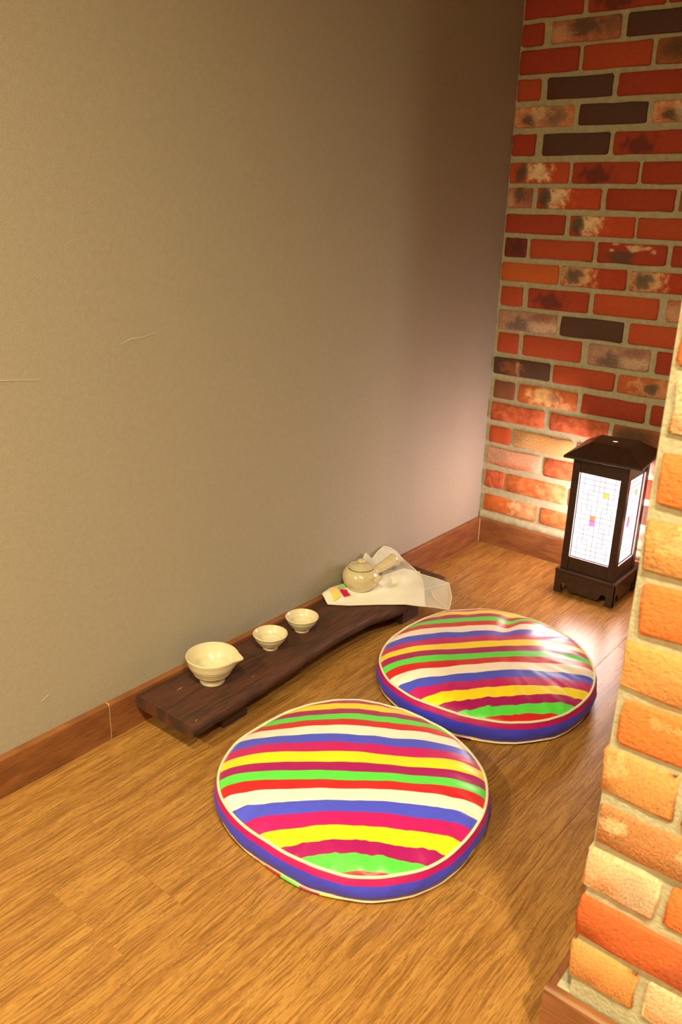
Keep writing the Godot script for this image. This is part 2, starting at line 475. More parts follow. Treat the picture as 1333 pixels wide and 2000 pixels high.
# the lattice print on the lantern's paper, 118 x 252 mm
func lattice_image() -> Image:
	var w := 236
	var h := 504
	var im := Image.create(w, h, false, Image.FORMAT_RGB8)
	im.fill(Color(1, 1, 1))
	var line := Color8(70, 44, 72)
	var cell := w / 8.0
	var stroke := func(x0: float, y0: float, x1: float, y1: float):
		var ax := int(minf(x0, x1) * cell)
		var ay := int(minf(y0, y1) * cell)
		var bx := int(maxf(x0, x1) * cell)
		var by := int(maxf(y0, y1) * cell)
		im.fill_rect(Rect2i(ax, ay, maxi(bx - ax, 0) + 2, maxi(by - ay, 0) + 2), line)
	var frame := func(x: float, y: float, s: float, fill: Color):
		im.fill_rect(Rect2i(int(x * cell), int(y * cell), int(s * cell), int(s * cell)), fill)
		stroke.call(x, y, x + s, y)
		stroke.call(x, y + s, x + s, y + s)
		stroke.call(x, y, x, y + s)
		stroke.call(x + s, y, x + s, y + s)
	for part in 2:                     # the lower half mirrors the upper one
		var f := func(y: float): return y if part == 0 else 17.0 - y
		for x in [1.0, 3.0, 4.0, 5.0, 7.0]:
			stroke.call(x, f.call(0.0), x, f.call(2.0))
		for y in [1.0, 2.0]:
			stroke.call(0.0, f.call(y), 8.0, f.call(y))
		stroke.call(1.0, f.call(2.0), 1.0, f.call(4.0))
		stroke.call(1.0, f.call(4.0), 2.0, f.call(4.0))
		stroke.call(7.0, f.call(2.0), 7.0, f.call(4.0))
		stroke.call(6.0, f.call(4.0), 7.0, f.call(4.0))
		stroke.call(4.0, f.call(2.0), 4.0, f.call(8.0))
		stroke.call(3.0, f.call(2.0), 3.0, f.call(3.0))
		stroke.call(3.0, f.call(3.0), 5.0, f.call(3.0))
		stroke.call(5.0, f.call(2.0), 5.0, f.call(3.0))
		stroke.call(2.0, f.call(4.0), 2.0, f.call(6.0))
		stroke.call(6.0, f.call(4.0), 6.0, f.call(6.0))
		stroke.call(0.0, f.call(5.0), 8.0, f.call(5.0))
		stroke.call(1.0, f.call(6.0), 1.0, f.call(8.0))
		stroke.call(1.0, f.call(6.0), 2.0, f.call(6.0))
		stroke.call(7.0, f.call(6.0), 7.0, f.call(8.0))
		stroke.call(6.0, f.call(6.0), 7.0, f.call(6.0))
		stroke.call(0.0, f.call(8.0), 3.0, f.call(8.0))
		stroke.call(5.0, f.call(8.0), 8.0, f.call(8.0))
		stroke.call(3.0, f.call(7.0), 3.0, f.call(8.0))
		stroke.call(5.0, f.call(7.0), 5.0, f.call(8.0))
		var top: float = 3.0 if part == 0 else 13.0
		var low: float = 6.0 if part == 0 else 10.0
		frame.call(2.0, top, 1.0, Color.WHITE)
		frame.call(5.0, top, 1.0, Color8(255, 205, 84) if part == 0 else Color.WHITE)
		frame.call(2.0, low, 1.0, Color.WHITE)
		frame.call(5.0, low, 1.0, Color.WHITE)
	frame.call(3.0, 8.0, 1.0, Color8(255, 150, 96))
	frame.call(4.0, 8.0, 1.0, Color.WHITE)
	frame.call(3.0, 9.0, 1.0, Color8(226, 130, 226))
	im.fill_rect(Rect2i(0, 0, w, 3), line)
	im.fill_rect(Rect2i(0, h - 3, w, 3), line)
	im.fill_rect(Rect2i(0, 0, 3, h), line)
	im.fill_rect(Rect2i(w - 3, 0, 3, h), line)
	return im

func make_materials() -> void:
	var wall := plain(Color.WHITE, 0.85, 0.3)
	wall.albedo_texture = noise_tex(1, 0.05, Color8(165, 155, 141), Color8(171, 161, 147))
	wall.normal_enabled = true
	wall.normal_texture = normal_tex(2, 0.25, 2.0)
	wall.normal_scale = 0.35
	M.wall = world_mapped(wall, 2.6)
	M.plaster = plain(Color8(198, 186, 164), 0.9, 0.3)
	M.ceiling = plain(Color8(208, 202, 190), 0.9, 0.3)
	M.scratch = plain(Color8(186, 176, 160), 0.8, 0.3)
	var mortar := plain(Color.WHITE, 0.95, 0.25)
	mortar.albedo_texture = noise_tex(3, 0.03, Color8(164, 156, 130), Color8(184, 176, 150))
	mortar.normal_enabled = true
	mortar.normal_texture = normal_tex(4, 0.08, 3.0)
	mortar.normal_scale = 0.5
	M.mortar = world_mapped(mortar, 3.0)
	var planks := plain(Color.WHITE, 0.32, 0.5)
	planks.albedo_texture = tex(plank_image())
	M.plank = planks
	M.subfloor = plain(Color8(70, 50, 34), 0.9, 0.2)
	var skirt := plain(Color.WHITE, 0.4, 0.45)
	skirt.albedo_texture = tex(skirting_image())
	M.skirt = skirt
	M.caulk = plain(Color8(206, 176, 132), 0.7, 0.3)
	var dark := plain(Color.WHITE, 0.6, 0.4)
	dark.albedo_texture = tex(dark_wood_image())
	M.board = dark
	M.chip = plain(Color8(176, 150, 116), 0.8, 0.3)
	var satin := plain(Color.WHITE, 0.38, 0.45)
	satin.albedo_texture = tex(stripe_image())
	satin.rim_enabled = true
	satin.rim = 0.25
	M.satin = satin
	for c in [["magenta", Color8(184, 22, 104)], ["blue", Color8(66, 68, 214)], ["white_cloth", Color8(240, 226, 208)]]:
		var b := plain(c[1], 0.4, 0.45)
		b.rim_enabled = true
		b.rim = 0.2
		M[c[0]] = b
	M.piping = plain(Color8(238, 222, 194), 0.6, 0.4)
	var glaze := plain(Color.WHITE, 0.22, 0.5)
	var im := Image.create(32, 128, false, Image.FORMAT_RGB8)
	var rings := noise(51, 0.11, 3)
	for y in 128:
		var g := clampf(rings.get_noise_1d(y) * 1.4, -0.5, 0.8)
		var bare := 0.0
		for x in 32:
			bare = 0.5 if absf(y - 17.0 + rings.get_noise_2d(x * 9.0, y * 3.0) * 6.0) < 7.0 else 0.0      # bare clay above the foot
			im.set_pixel(x, y, Color8(224, 210, 178).lerp(Color8(204, 182, 146), clampf(g, 0, 0.6)).lerp(Color8(166, 138, 112), bare))
	glaze.albedo_texture = tex(im)
	glaze.clearcoat_enabled = true
	glaze.clearcoat = 0.6
	glaze.clearcoat_roughness = 0.08
	M.glaze = glaze
	M.band = plain(Color8(178, 152, 122), 0.6, 0.4)
	var pot := plain(Color.WHITE, 0.2, 0.5)
	pot.albedo_texture = noise_tex(52, 0.02, Color8(200, 184, 144), Color8(214, 198, 158), 256)
	pot.clearcoat_enabled = true
	pot.clearcoat = 0.7
	pot.clearcoat_roughness = 0.06
	M.pot = world_mapped(pot, 9.0)
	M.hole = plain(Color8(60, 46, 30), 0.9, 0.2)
	var gauze := plain(Color(0.97, 0.95, 0.9, 0.6), 0.85, 0.2)
	gauze.transparency = BaseMaterial3D.TRANSPARENCY_ALPHA
	gauze.backlight_enabled = true
	gauze.backlight = Color(0.4, 0.38, 0.34)
	M.gauze = gauze
	var gauze2 := gauze.duplicate()
	gauze2.albedo_color = Color(0.98, 0.96, 0.91, 0.93)
	M.gauze_double = gauze2
	M.hem = plain(Color8(240, 230, 208), 0.8, 0.3)
	for c in [["patch_green", Color8(168, 208, 142)], ["patch_peach", Color8(250, 204, 150)], ["patch_yellow", Color8(246, 214, 110)], ["patch_red", Color8(222, 36, 84)]]:
		M[c[0]] = plain(c[1], 0.8, 0.3)
	var lacquer := plain(Color.WHITE, 0.35, 0.45)
	lacquer.albedo_texture = noise_tex(61, 0.03, Color8(48, 32, 25), Color8(70, 47, 35), 256)
	M.lacquer = world_mapped(lacquer, 6.0)
	var paper := plain(Color8(245, 240, 240), 0.7, 0.3)
	var print_ := tex(lattice_image())
	paper.albedo_texture = print_
	paper.emission_enabled = true
	paper.emission = Color(1.0, 0.94, 1.0)
	paper.emission_operator = BaseMaterial3D.EMISSION_OP_MULTIPLY
	paper.emission_texture = print_
	paper.emission_energy_multiplier = PAPER_GLOW
	M.paper = paper
	var glow := plain(Color8(255, 250, 245), 0.5)
	glow.emission_enabled = true
	glow.emission = Color(1.0, 0.94, 1.0)
	glow.emission_energy_multiplier = PAPER_GLOW
	M.glow = glow
	var lamp := plain(Color8(255, 250, 240), 0.5)
	lamp.emission_enabled = true
	lamp.emission = WARM
	lamp.emission_energy_multiplier = 6.0
	M.lamp = lamp
	M.trim = plain(Color8(225, 222, 215), 0.4)
	M.cable = plain(Color8(28, 24, 22), 0.5)
	var n := 0
	var relief := tex(relief_image(71, 0.16, 0.0))
	var coarse := tex(relief_image(72, 0.075, 0.6))
	for k in kinds:
		var b := plain(Color.WHITE, 0.82, 0.35)
		b.albedo_texture = tex(brick_image(kinds[k], 100 + n * 7))
		b.heightmap_enabled = true
		b.heightmap_texture = coarse if k in ["rough", "tan", "palepink", "ptan", "ptan2", "porange", "porange2", "ppale", "pred", "pbrown"] else relief
		b.heightmap_scale = 0.15 if b.heightmap_texture == coarse else 0.06
		brick_mats[k] = b
		n += 1

# ------------------------------------------------------------------ the room
# one brick whose face looks along -x: u runs along z, v up; front lies at x, body goes to x + deep
func brick(rng: RandomNumberGenerator, x: float, deep: float, z0: float, z1: float, y0: float, y1: float, rough: float) -> SurfaceTool:
	var st := tool()
	var e := 0.0035
	var us := [0.0, 0.0, e, 0.25, 0.5, 0.75, 1.0, 1.0, 1.0]
	var L := z1 - z0
	var H := y1 - y0
	us = [0.0, 0.0, e, L * 0.28, L * 0.52, L * 0.77, L - e, L, L]
	var vs := [0.0, 0.0, e, H * 0.5, H - e, H, H]
	var nu := us.size() - 1
	var nv := vs.size() - 1
	var jit := {}
	for i in nu + 1:
		for j in nv + 1:
			var key := Vector2i(clampi(i, 1, nu - 1), clampi(j, 1, nv - 1))
			if not jit.has(key):
				jit[key] = Vector3(rng.randf_range(-1, 1), rng.randf_range(-1, 1), rng.randf_range(-1, 1))
	sheet(st, nu, nv,
		func(i, j):
			var k: Vector3 = jit[Vector2i(clampi(i, 1, nu - 1), clampi(j, 1, nv - 1))]
			var edge: bool = i <= 1 or j <= 1 or i >= nu - 1 or j >= nv - 1
			var outer: bool = i == 0 or j == 0 or i == nu or j == nv
			var corner: bool = (i <= 1 or i >= nu - 1) and (j <= 1 or j >= nv - 1)
			var u: float = us[i]
			var v: float = vs[j]
			if corner:
				u = lerpf(u, L / 2, 0.0025 / L * 2)
				v = lerpf(v, H / 2, 0.0025 / H * 2)
			if edge:
				u += k.x * rough * 0.9
				v += k.y * rough * 0.9
			var d: float = x + (deep if outer else 0.0022 if edge else k.z * rough * 0.8)
			return Vector3(d, y0 + v, z0 + u),
		func(i, j): return Vector2(us[i] / L, 1.0 - vs[j] / H), false)
	return st

func build_floor() -> void:
	var st := tool()
	box(st, Vector3(LEFT_X - 0.1, -0.12, -0.1), Vector3(0.1, -0.012, FRONT_Z + 0.1))
	var f := room("floor", st, M.subfloor, "golden brown wood-grain plank floor running along the grey wall", "floor")
	var rng := RandomNumberGenerator.new()
	rng.seed = 5
	var width := 0.1895
	var shift := [-0.90, -1.378, -1.687, -1.185, -1.357, -1.05, -1.62, -0.75, -1.3]
	var row := 0
	var z := 0.09 - width
	while z < FRONT_Z:
		var za := maxf(z, -0.02)
		var zb := minf(z + width, FRONT_Z + 0.02)
		var x: float = shift[row % shift.size()] + 0.957 * 2
		while x > LEFT_X:
			var xa := maxf(x - 0.957, LEFT_X - 0.02)
			var xb := minf(x, 0.03)
			var hidden := za > PZ + 0.02 and xa > PX + 0.05
			if za > PZ + 0.02: xb = minf(xb, PX + 0.1)
			if xb > xa and not hidden:
				var p := tool()
				var g := 0.00015
				var bv := 0.0004
				var lo := Vector3(xa + g, -0.012, za + g)
				var hi := Vector3(xb - g, 0.0, zb - g)
				plank_box(p, lo, hi, bv, Vector2(rng.randf(), rng.randf()), xa)
				put("plank", p, M.plank, f)
			x -= 0.957
		z += width
		row += 1

func plank_box(st: SurfaceTool, lo: Vector3, hi: Vector3, bv: float, at: Vector2, x0: float) -> void:
	st.set_smooth_group(-1)
	var uv := func(p: Vector3): return Vector2(at.x + (p.x - x0) / 1.0, at.y + (p.z - lo.z) / 0.75)
	var t := []
	var e := []
	var b := []
	for k in [[0, 0], [1, 0], [1, 1], [0, 1]]:
		var x := hi.x if k[0] else lo.x
		var zz := hi.z if k[1] else lo.z
		var inx := -bv if k[0] else bv
		var inz := -bv if k[1] else bv
		t.append(Vector3(x + inx, hi.y, zz + inz))
		e.append(Vector3(x, hi.y - bv, zz))
		b.append(Vector3(x, lo.y, zz))
	tri(st, t[0], t[1], t[2], Vector3.UP, uv.call(t[0]), uv.call(t[1]), uv.call(t[2]))
	tri(st, t[0], t[2], t[3], Vector3.UP, uv.call(t[0]), uv.call(t[2]), uv.call(t[3]))
	for k in 4:
		var m := (k + 1) % 4
		var out: Vector3 = (e[k] + e[m]) / 2.0 - (lo + hi) / 2.0
		out.y = 0
		for q in [[t, e], [e, b]]:
			var a: Array = q[0]
			var c: Array = q[1]
			tri(st, a[k], a[m], c[m], out + Vector3.UP * 0.01, uv.call(a[k]), uv.call(a[m]), uv.call(c[m]))
			tri(st, a[k], c[m], c[k], out + Vector3.UP * 0.01, uv.call(a[k]), uv.call(c[m]), uv.call(c[k]))

func build_walls() -> void:
	var st := tool()
	box(st, Vector3(LEFT_X - 0.1, -0.1, -0.14), Vector3(0.14, CEIL + 0.1, GREY_Z))
	var grey := room("wall_left", st, M.wall, "matt grey-beige plaster wall behind the low dark board", "wall")
	for s in [[[-1.403, 0.796], [-1.378, 0.804], [-1.349, 0.805], [-1.317, 0.811]], [[-1.70, 0.766], [-1.642, 0.763], [-1.573, 0.755]], [[-1.633, 0.153], [-1.616, 0.159]]]:
		var line := []
		for q in s: line.append(Vector3(q[0], q[1], GREY_Z))
		var sc := tool()
		rod(sc, line, [0.0004, 0.0012, 0.0009, 0.0004], 6)
		put("scratch", sc, M.scratch, grey)
	# far brick wall
	st = tool()
	box(st, Vector3(BRICK_X, -0.1, GREY_Z - 0.05), Vector3(0.14, CEIL + 0.1, PZ + 0.1))
	var far := room("wall_back", st, M.mortar, "old red brick wall with pale mortar behind the glowing lantern", "wall")
	var rng := RandomNumberGenerator.new()
	rng.seed = 9
	var rows := FAR_ROWS.duplicate()
	for r in rows:
		for b in r[2]:
			var rough := 0.0022 if b[2] in ["rough", "tan", "palepink"] else 0.0013
			put("brick", brick(rng, -0.002 + rng.randf_range(-0.001, 0.001), 0.014, maxf(b[0], GREY_Z + 0.004), b[1], r[0], r[1], rough), brick_mats[b[2]], far)
	var more := ["red", "dark", "red2", "pale", "orangered", "grey", "red", "burnt2", "red2"]
	for k in 12:                       # courses above the picture
		var y := 1.609 + k * 0.0704
		var z := GREY_Z + 0.006
		var n := 0
		while z < 1.0:
			var w := 0.075 if k % 2 == 0 and n == 0 else 0.188
			put("brick", brick(rng, -0.002, 0.014, z, minf(z + w, 1.015), y, y + 0.057, 0.001), brick_mats[more[(k * 4 + n) % 9]], far)
			z += w + 0.013
			n += 1
	# lumps of mortar squeezed out above the skirting
	var lump := tool()
	var ln := noise(81, 9.0, 3)
	sheet(lump, 90, 5,
		func(i, j):
			var z: float = lerpf(0.012, 1.01, i / 90.0)
			var t: float = j / 5.0
			return Vector3(BRICK_X - sin(t * PI) * (0.006 + 0.004 * ln.get_noise_2d(z * 4.0, 1.0)) , 0.078 + t * (0.028 + 0.006 * ln.get_noise_2d(z * 3.0, 5.0)), z),
		func(i, j): return Vector2(i, j))
	put("mortar_bead", lump, M.mortar, far)
	# the near partition
	st = tool()
	box(st, Vector3(PX + 0.005, -0.1, PZ + 0.003), Vector3(0.14, CEIL + 0.1, 1.505))
	var near := room("wall_right", st, M.mortar, "brick partition of tan and orange bricks with wide mortar joints beside the cushions", "wall")
	rng.seed = 23
	for r in NEAR_ROWS:
		for b in r[2]:
			put("brick", brick(rng, PX - 0.001 + rng.randf_range(-0.002, 0.001), 0.012 if b[0] > 1.05 else 0.09, b[0], b[1], r[0], r[1], 0.0024), brick_mats[b[2]], near)
	var pk := ["ptan", "porange", "ppale", "pred", "ptan2", "pbrown", "porange2"]
	for k in 16:
		var y := 1.331 + k * 0.0704
		var z := PZ + 0.008
		var n := 0
		while z < 1.45:
			var w := 0.085 if k % 2 == 0 and n == 0 else 0.188
			put("brick", brick(rng, PX - 0.001, 0.012 if n else 0.09, z, minf(z + w, 1.5), y, y + 0.057, 0.002), brick_mats[pk[(k * 3 + n) % 7]], near)
			z += w + 0.012
			n += 1
	# the rest of the room, behind the camera
	st = tool()
	box(st, Vector3(PX + 0.02, -0.1, 1.505), Vector3(PX + 0.2, CEIL + 0.1, FRONT_Z + 0.1))
	room("wall_side", st, M.plaster, "plain cream plaster wall beyond the brick partition", "wall")
	st = tool()
	box(st, Vector3(LEFT_X - 0.1, -0.1, FRONT_Z), Vector3(PX + 0.2, CEIL + 0.1, FRONT_Z + 0.12))
	room("wall_front", st, M.plaster, "plain cream plaster wall facing the grey wall", "wall")
	st = tool()
	box(st, Vector3(LEFT_X - 0.12, -0.1, -0.1), Vector3(LEFT_X, CEIL + 0.1, FRONT_Z + 0.1))
	room("wall_end", st, M.plaster, "plain cream plaster wall facing the far brick wall", "wall")
	st = tool()
	box(st, Vector3(LEFT_X - 0.1, CEIL, -0.1), Vector3(0.1, CEIL + 0.1, FRONT_Z + 0.1))
	room("ceiling", st, M.ceiling, "flat off-white ceiling over the tea corner", "ceiling")

# a skirting board from a to b (points on the wall's face), standing out towards n
func skirting(parent: Node, called: String, a: Vector3, b: Vector3, n: Vector3, h: float, label := "") -> MeshInstance3D:
	var st := tool()
	st.set_smooth_group(-1)
	var t := 0.012
	var prof := [Vector2(0, 0), Vector2(t, 0), Vector2(t, h - 0.004), Vector2(t - 0.003, h - 0.0008), Vector2(t - 0.005, h), Vector2(0, h)]
	var L := (b - a).length()
	var segs := 1
	for k in prof.size() - 1:
		var p: Vector2 = prof[k]
		var q: Vector2 = prof[k + 1]
		var c := []
		for e in [[a, p], [b, p], [b, q], [a, q]]:
			c.append(e[0] + n * e[1].x + Vector3.UP * e[1].y)
		var out: Vector3 = n * (q.y - p.y) + Vector3.UP * (p.x - q.x)
		var u0 := Vector2(0.13, 1.0 - (p.y + p.x * 0.3) / 0.09)
		var u1 := Vector2(0.13, 1.0 - (q.y + q.x * 0.3) / 0.09)
		var du := Vector2(L / 0.75, 0)
		tri(st, c[0], c[1], c[2], out, u0, u0 + du, u1 + du)
		tri(st, c[0], c[2], c[3], out, u0, u1 + du, u1)
	for e in [[a, a - b], [b, b - a]]:
		for k in range(1, prof.size() - 1):
			var w := []
			for q in [prof[0], prof[k], prof[k + 1]]: w.append(e[0] + n * q.x + Vector3.UP * q.y)
			tri(st, w[0], w[1], w[2], e[1], Vector2(0.1, 0.4), Vector2(0.12, 0.5), Vector2(0.11, 0.45))
	var o := put(called, st, M.skirt, parent)
	if label: tag(o, label, "baseboard", "", "structure")
	return o

func build_skirting() -> void:
	var h := 0.083
	skirting(null, "baseboard_left", Vector3(LEFT_X, 0, GREY_Z), Vector3(-1.494, 0, GREY_Z), Vector3.BACK, h, "reddish brown wooden baseboard under the grey wall, left of its joint")
	skirting(null, "baseboard_left", Vector3(-1.4925, 0, GREY_Z), Vector3(0.0, 0, GREY_Z), Vector3.BACK, h, "reddish brown wooden baseboard under the grey wall, running behind the low board into the corner")
	var st := tool()
	box(st, Vector3(-1.4942, 0.001, GREY_Z), Vector3(-1.4923, h + 0.0003, GREY_Z + 0.0118))
	var c := put("trim_1", st, M.caulk)
	tag(c, "thin pale joint filler between two lengths of baseboard on the grey wall", "trim", "", "structure")
	skirting(null, "baseboard_back", Vector3(BRICK_X, 0, GREY_Z + 0.012), Vector3(BRICK_X, 0, PZ), Vector3.LEFT, h, "reddish brown wooden baseboard under the far brick wall behind the lantern")
	st = tool()
	box(st, Vector3(BRICK_X - 0.0135, 0.001, GREY_Z + 0.0115), Vector3(BRICK_X - 0.011, h - 0.002, GREY_Z + 0.0138))
	c = put("trim_2", st, M.caulk)
	tag(c, "thin pale line of filler in the corner where two baseboards meet", "trim", "", "structure")
	h = 0.096
	skirting(null, "baseboard_right", Vector3(PX + 0.003, 0, 0.996), Vector3(PX + 0.003, 0, 1.56), Vector3.LEFT, h, "reddish brown wooden baseboard at the foot of the brick partition")
	skirting(null, "baseboard_right", Vector3(PX + 0.003, 0, 1.008), Vector3(0.0, 0, 1.008), Vector3.FORWARD, h, "reddish brown wooden baseboard along the alcove side of the brick partition")
	st = tool()
	box(st, Vector3(PX + 0.0035, 0.0, 1.008), Vector3(0.0, h + 0.002, PZ + 0.004), 0.001)
	c = put("trim_3", st, M.mortar)
	tag(c, "pale mortar filling behind the baseboard at the free edge of the brick partition", "trim", "", "structure")

# ------------------------------------------------------------------ cushions
# coefficients: radius = c0 + sum(ck cos + sk sin)
func cushion(at: Vector3, coef: Array, turn: float, label: String, seed_: int, dent: Array) -> void:
	var t := thing("floor_cushion", label, "cushion", at, "striped floor cushions")
	var wob := noise(seed_, 1.0, 3)
	var radius := func(a: float) -> float:
		var r: float = coef[0]
		for k in range(1, 5): r += coef[2 * k - 1] * cos(k * a) + coef[2 * k] * sin(k * a)
		return r
	var rim_y := func(a: float) -> float: return 0.057 + 0.004 * wob.get_noise_2d(cos(a) * 1.6, sin(a) * 1.6 + 7.0)
	var n := Vector2(-sin(turn), cos(turn))
	var along := Vector2(cos(turn), sin(turn))
	# top of the cushion, puckered towards the seam
	var nu := 160
	var nv := 34
	var top := func(a: float, s: float) -> Vector3:
		var r: float = radius.call(a) - 0.002
		var x := cos(a) * r * s
		var z := sin(a) * r * s
		var y: float = lerpf(0.057, rim_y.call(a), s * s) + 0.035 * pow(1.0 - pow(s, 3.2), 0.7)
		var pull := pow(s, 5.0) * (1.0 - pow(s, 24.0))
		y += pull * 0.0065 * wob.get_noise_3d(cos(a) * 7.0, sin(a) * 7.0, s * 1.2) * (1.0 + 0.5 * (sin(a) - cos(a)))
		y += pow(s, 9.0) * (1.0 - pow(s, 30.0)) * 0.005 * wob.get_noise_3d(cos(a) * 17.0 + 5.0, sin(a) * 17.0, s * 2.0) * (1.0 + 0.6 * (sin(a) - cos(a)))
		y += 0.005 * wob.get_noise_2d(x * 5.0 + 3.0, z * 5.0) * (1.0 - pow(s, 8.0))
		for d in dent:
			var q := Vector2(x - d[0], z - d[1])
			var dir := Vector2(cos(d[2]), sin(d[2]))
			var l: float = q.dot(dir) / d[3]
			var w: float = q.dot(Vector2(-dir.y, dir.x)) / d[4]
			y -= d[5] * exp(-l * l - w * w) * (1.0 - pow(s, 20.0))
		return Vector3(x, y, z)
	var st := tool()
	sheet(st, nu, nv,
		func(i, j): return top.call(TAU * (i % nu) / nu, sin(PI / 2 * float(j) / nv)),
		func(i, j):
			var p: Vector3 = top.call(TAU * i / nu, sin(PI / 2 * float(j) / nv))
			var v := Vector2(p.x, p.z).dot(n) + 0.004 * wob.get_noise_2d(p.x * 4.0, p.z * 4.0 + 31.0)
			# cloth that climbs over the dome shows a little more of the stripes
			v *= 1.0 + 0.02 * wob.get_noise_2d(p.x * 3.0 + 9.0, p.z * 3.0)
			return Vector2(Vector2(p.x, p.z).dot(along) * 3.0, 0.5 + v / 0.748), true)
	put("striped_top", st, M.satin, t)
	# side band: a narrow magenta strip above a broad blue one and a white one
	var side := func(a: float, s: float) -> Vector3:      # s: 0 at the top seam, 1 at the bottom seam
		var r: float = radius.call(a)
		var y0: float = rim_y.call(a)
		var y1 := 0.008 + 0.004 * wob.get_noise_2d(cos(a) * 2.0 + 20.0, sin(a) * 2.0)
		var bulge := 0.009 * sin(PI * clampf(s, 0, 1)) - 0.002 * s
		bulge += 0.0035 * wob.get_noise_3d(cos(a) * 6.0, sin(a) * 6.0, s * 1.5 + 4.0) * sin(PI * s)
		return Vector3(cos(a) * (r + bulge), lerpf(y0, y1, s), sin(a) * (r + bulge))
	for part in [["magenta_band", 0.0, 0.24, "magenta"], ["blue_band", 0.24, 0.88, "blue"], ["white_band", 0.88, 1.0, "white_cloth"]]:
		st = tool()
		sheet(st, nu, 6,
			func(i, j): return side.call(TAU * (i % nu) / nu, lerpf(part[1], part[2], j / 6.0)),
			func(i, j): return Vector2(i * 0.1, j * 0.1), true)
		put(part[0], st, M[part[3]], t)
	# striped underside that rolls out a little below the lower seam
	st = tool()
	sheet(st, nu, 6,
		func(i, j):
			var a: float = TAU * (i % nu) / nu
			var p: Vector3 = side.call(a, 1.0)
			var k: float = j / 6.0
			var push := 0.007 * exp(-pow(angle_difference(a, PI * 0.93) / 0.35, 2.0)) * sin(PI * minf(k * 1.6, 1.0))
			var r := Vector2(p.x, p.z).length() + push - 0.02 * k * k
			return Vector3(cos(a) * r, p.y * pow(1.0 - k, 1.3) + 0.0004, sin(a) * r),
		func(i, j):
			var a: float = TAU * i / nu
			return Vector2(0.3, 0.5 + (0.039 + 0.15 * (a - 2.95)) / 0.748), true)
	st.set_smooth_group(1)
	put("underside", st, M.satin, t)
	for seam in [[0.0, 0.0028], [1.0, 0.0022]]:
		var line := []
		for i in 120:
			var p: Vector3 = side.call(TAU * i / 120.0, seam[0])
			line.append(p + Vector3(0, 0.0012 if seam[0] == 0.0 else 0.0, 0))
		st = tool()
		rod(st, line, [seam[1]], 8, true)
		put("piping", st, M.piping, t)

# ------------------------------------------------------------------ board and tea ware
func build_board() -> void:
	var t := thing("display_board", "long dark brown wooden board on two low feet against the grey wall", "board", Vector3(-0.95, 0, 0.1))
	var x0 := -1.428
	var x1 := -0.478
	var y0 := 0.047
	var y1 := 0.075
	var front := [[-1.43, 0.197], [-1.30, 0.193], [-1.247, 0.188], [-1.15, 0.183], [-1.05, 0.174], [-0.94, 0.168], [-0.83, 0.171], [-0.71, 0.195], [-0.60, 0.192], [-0.47, 0.184]]
	var zf := func(x: float) -> float:
		for k in front.size() - 1:
			if x <= front[k + 1][0]:
				var s: float = (x - front[k][0]) / (front[k + 1][0] - front[k][0])
				s = s * s * (3.0 - 2.0 * s)
				return lerpf(front[k][1], front[k + 1][1], s)
		return front[-1][1]
	var nz := noise(91, 6.0, 3)
	var ring := func(x: float) -> Array:
		var b := 0.019 + 0.001 * nz.get_noise_2d(x * 2, 3)
		var f: float = zf.call(x) + 0.0015 * nz.get_noise_2d(x * 5, 8)
		return [Vector3(x, y0, b + 0.004), Vector3(x, y0 + 0.004, b), Vector3(x, y1 - 0.003, b), Vector3(x, y1, b + 0.004),
			Vector3(x, y1 + 0.0006, lerpf(b, f, 0.35)), Vector3(x, y1, lerpf(b, f, 0.7)), Vector3(x, y1 - 0.0005, f - 0.012), Vector3(x, y1 - 0.004, f - 0.004), Vector3(x, y1 - 0.010, f), Vector3(x, y0 + 0.006, f), Vector3(x, y0, f - 0.005)]
	var xs := []
	for i in 61: xs.append(lerpf(x0, x1, i / 60.0))
	var st := tool()
	var org := t.position
	var rings := []
	for x in xs: rings.append(ring.call(x))
	sheet(st, 11, 60,
		func(i, j): return rings[j][i % 11] - org,
		func(i, j):
			var p: Vector3 = rings[j][i % 11]
			return Vector2((p.x - x0) / 0.96, (p.z + (0.075 - p.y) * 1.0) / 0.26), false)
	for e in [0, 60]:
		var r: Array = rings[e]
		var out := Vector3.LEFT if e == 0 else Vector3.RIGHT
		st.set_smooth_group(-1)
		var mid := Vector3(r[0].x, (y0 + y1) / 2, 0.11) - org
		for k in 11:
			var a: Vector3 = r[k] - org
			var b: Vector3 = r[(k + 1) % 11] - org
			tri(st, a, b, mid, out, Vector2(0.2 + a.y, a.z + 0.4), Vector2(0.2 + b.y, b.z + 0.4), Vector2(0.2 + mid.y, mid.z + 0.4))
	put("plank", st, M.board, t)
	for fx in [[-1.317, -1.245], [-0.677, -0.6]]:
		st = tool()
		box(st, Vector3(fx[0], 0.0, 0.035) - org, Vector3(fx[1], y0 + 0.0005, 0.176 if fx[0] > -1 else 0.164) - org, 0.002)
		put("foot", st, M.board, t)
	# pale chips and a scratch on the wood
	for c in [[-1.407, 0.0755, 0.183, 0.004, 0.3], [-1.352, 0.076, 0.07, 0.008, 0.1], [-0.655, 0.03, 0.1772, 0.006, 1.2], [-1.215, 0.076, 0.152, 0.003, 0.0]]:
		st = tool()
		var c0 := Vector3(c[0], c[1], c[2]) - org
		var d := Vector3(cos(c[4]), sin(c[4]) if c[1] < 0.05 else 0.0, 0.0 if c[1] < 0.05 else -sin(c[4])) * float(c[3])
		rod(st, [c0 - d, c0, c0 + d], [0.0003, 0.001, 0.0003], 6)
		put("chip", st, M.chip, t)

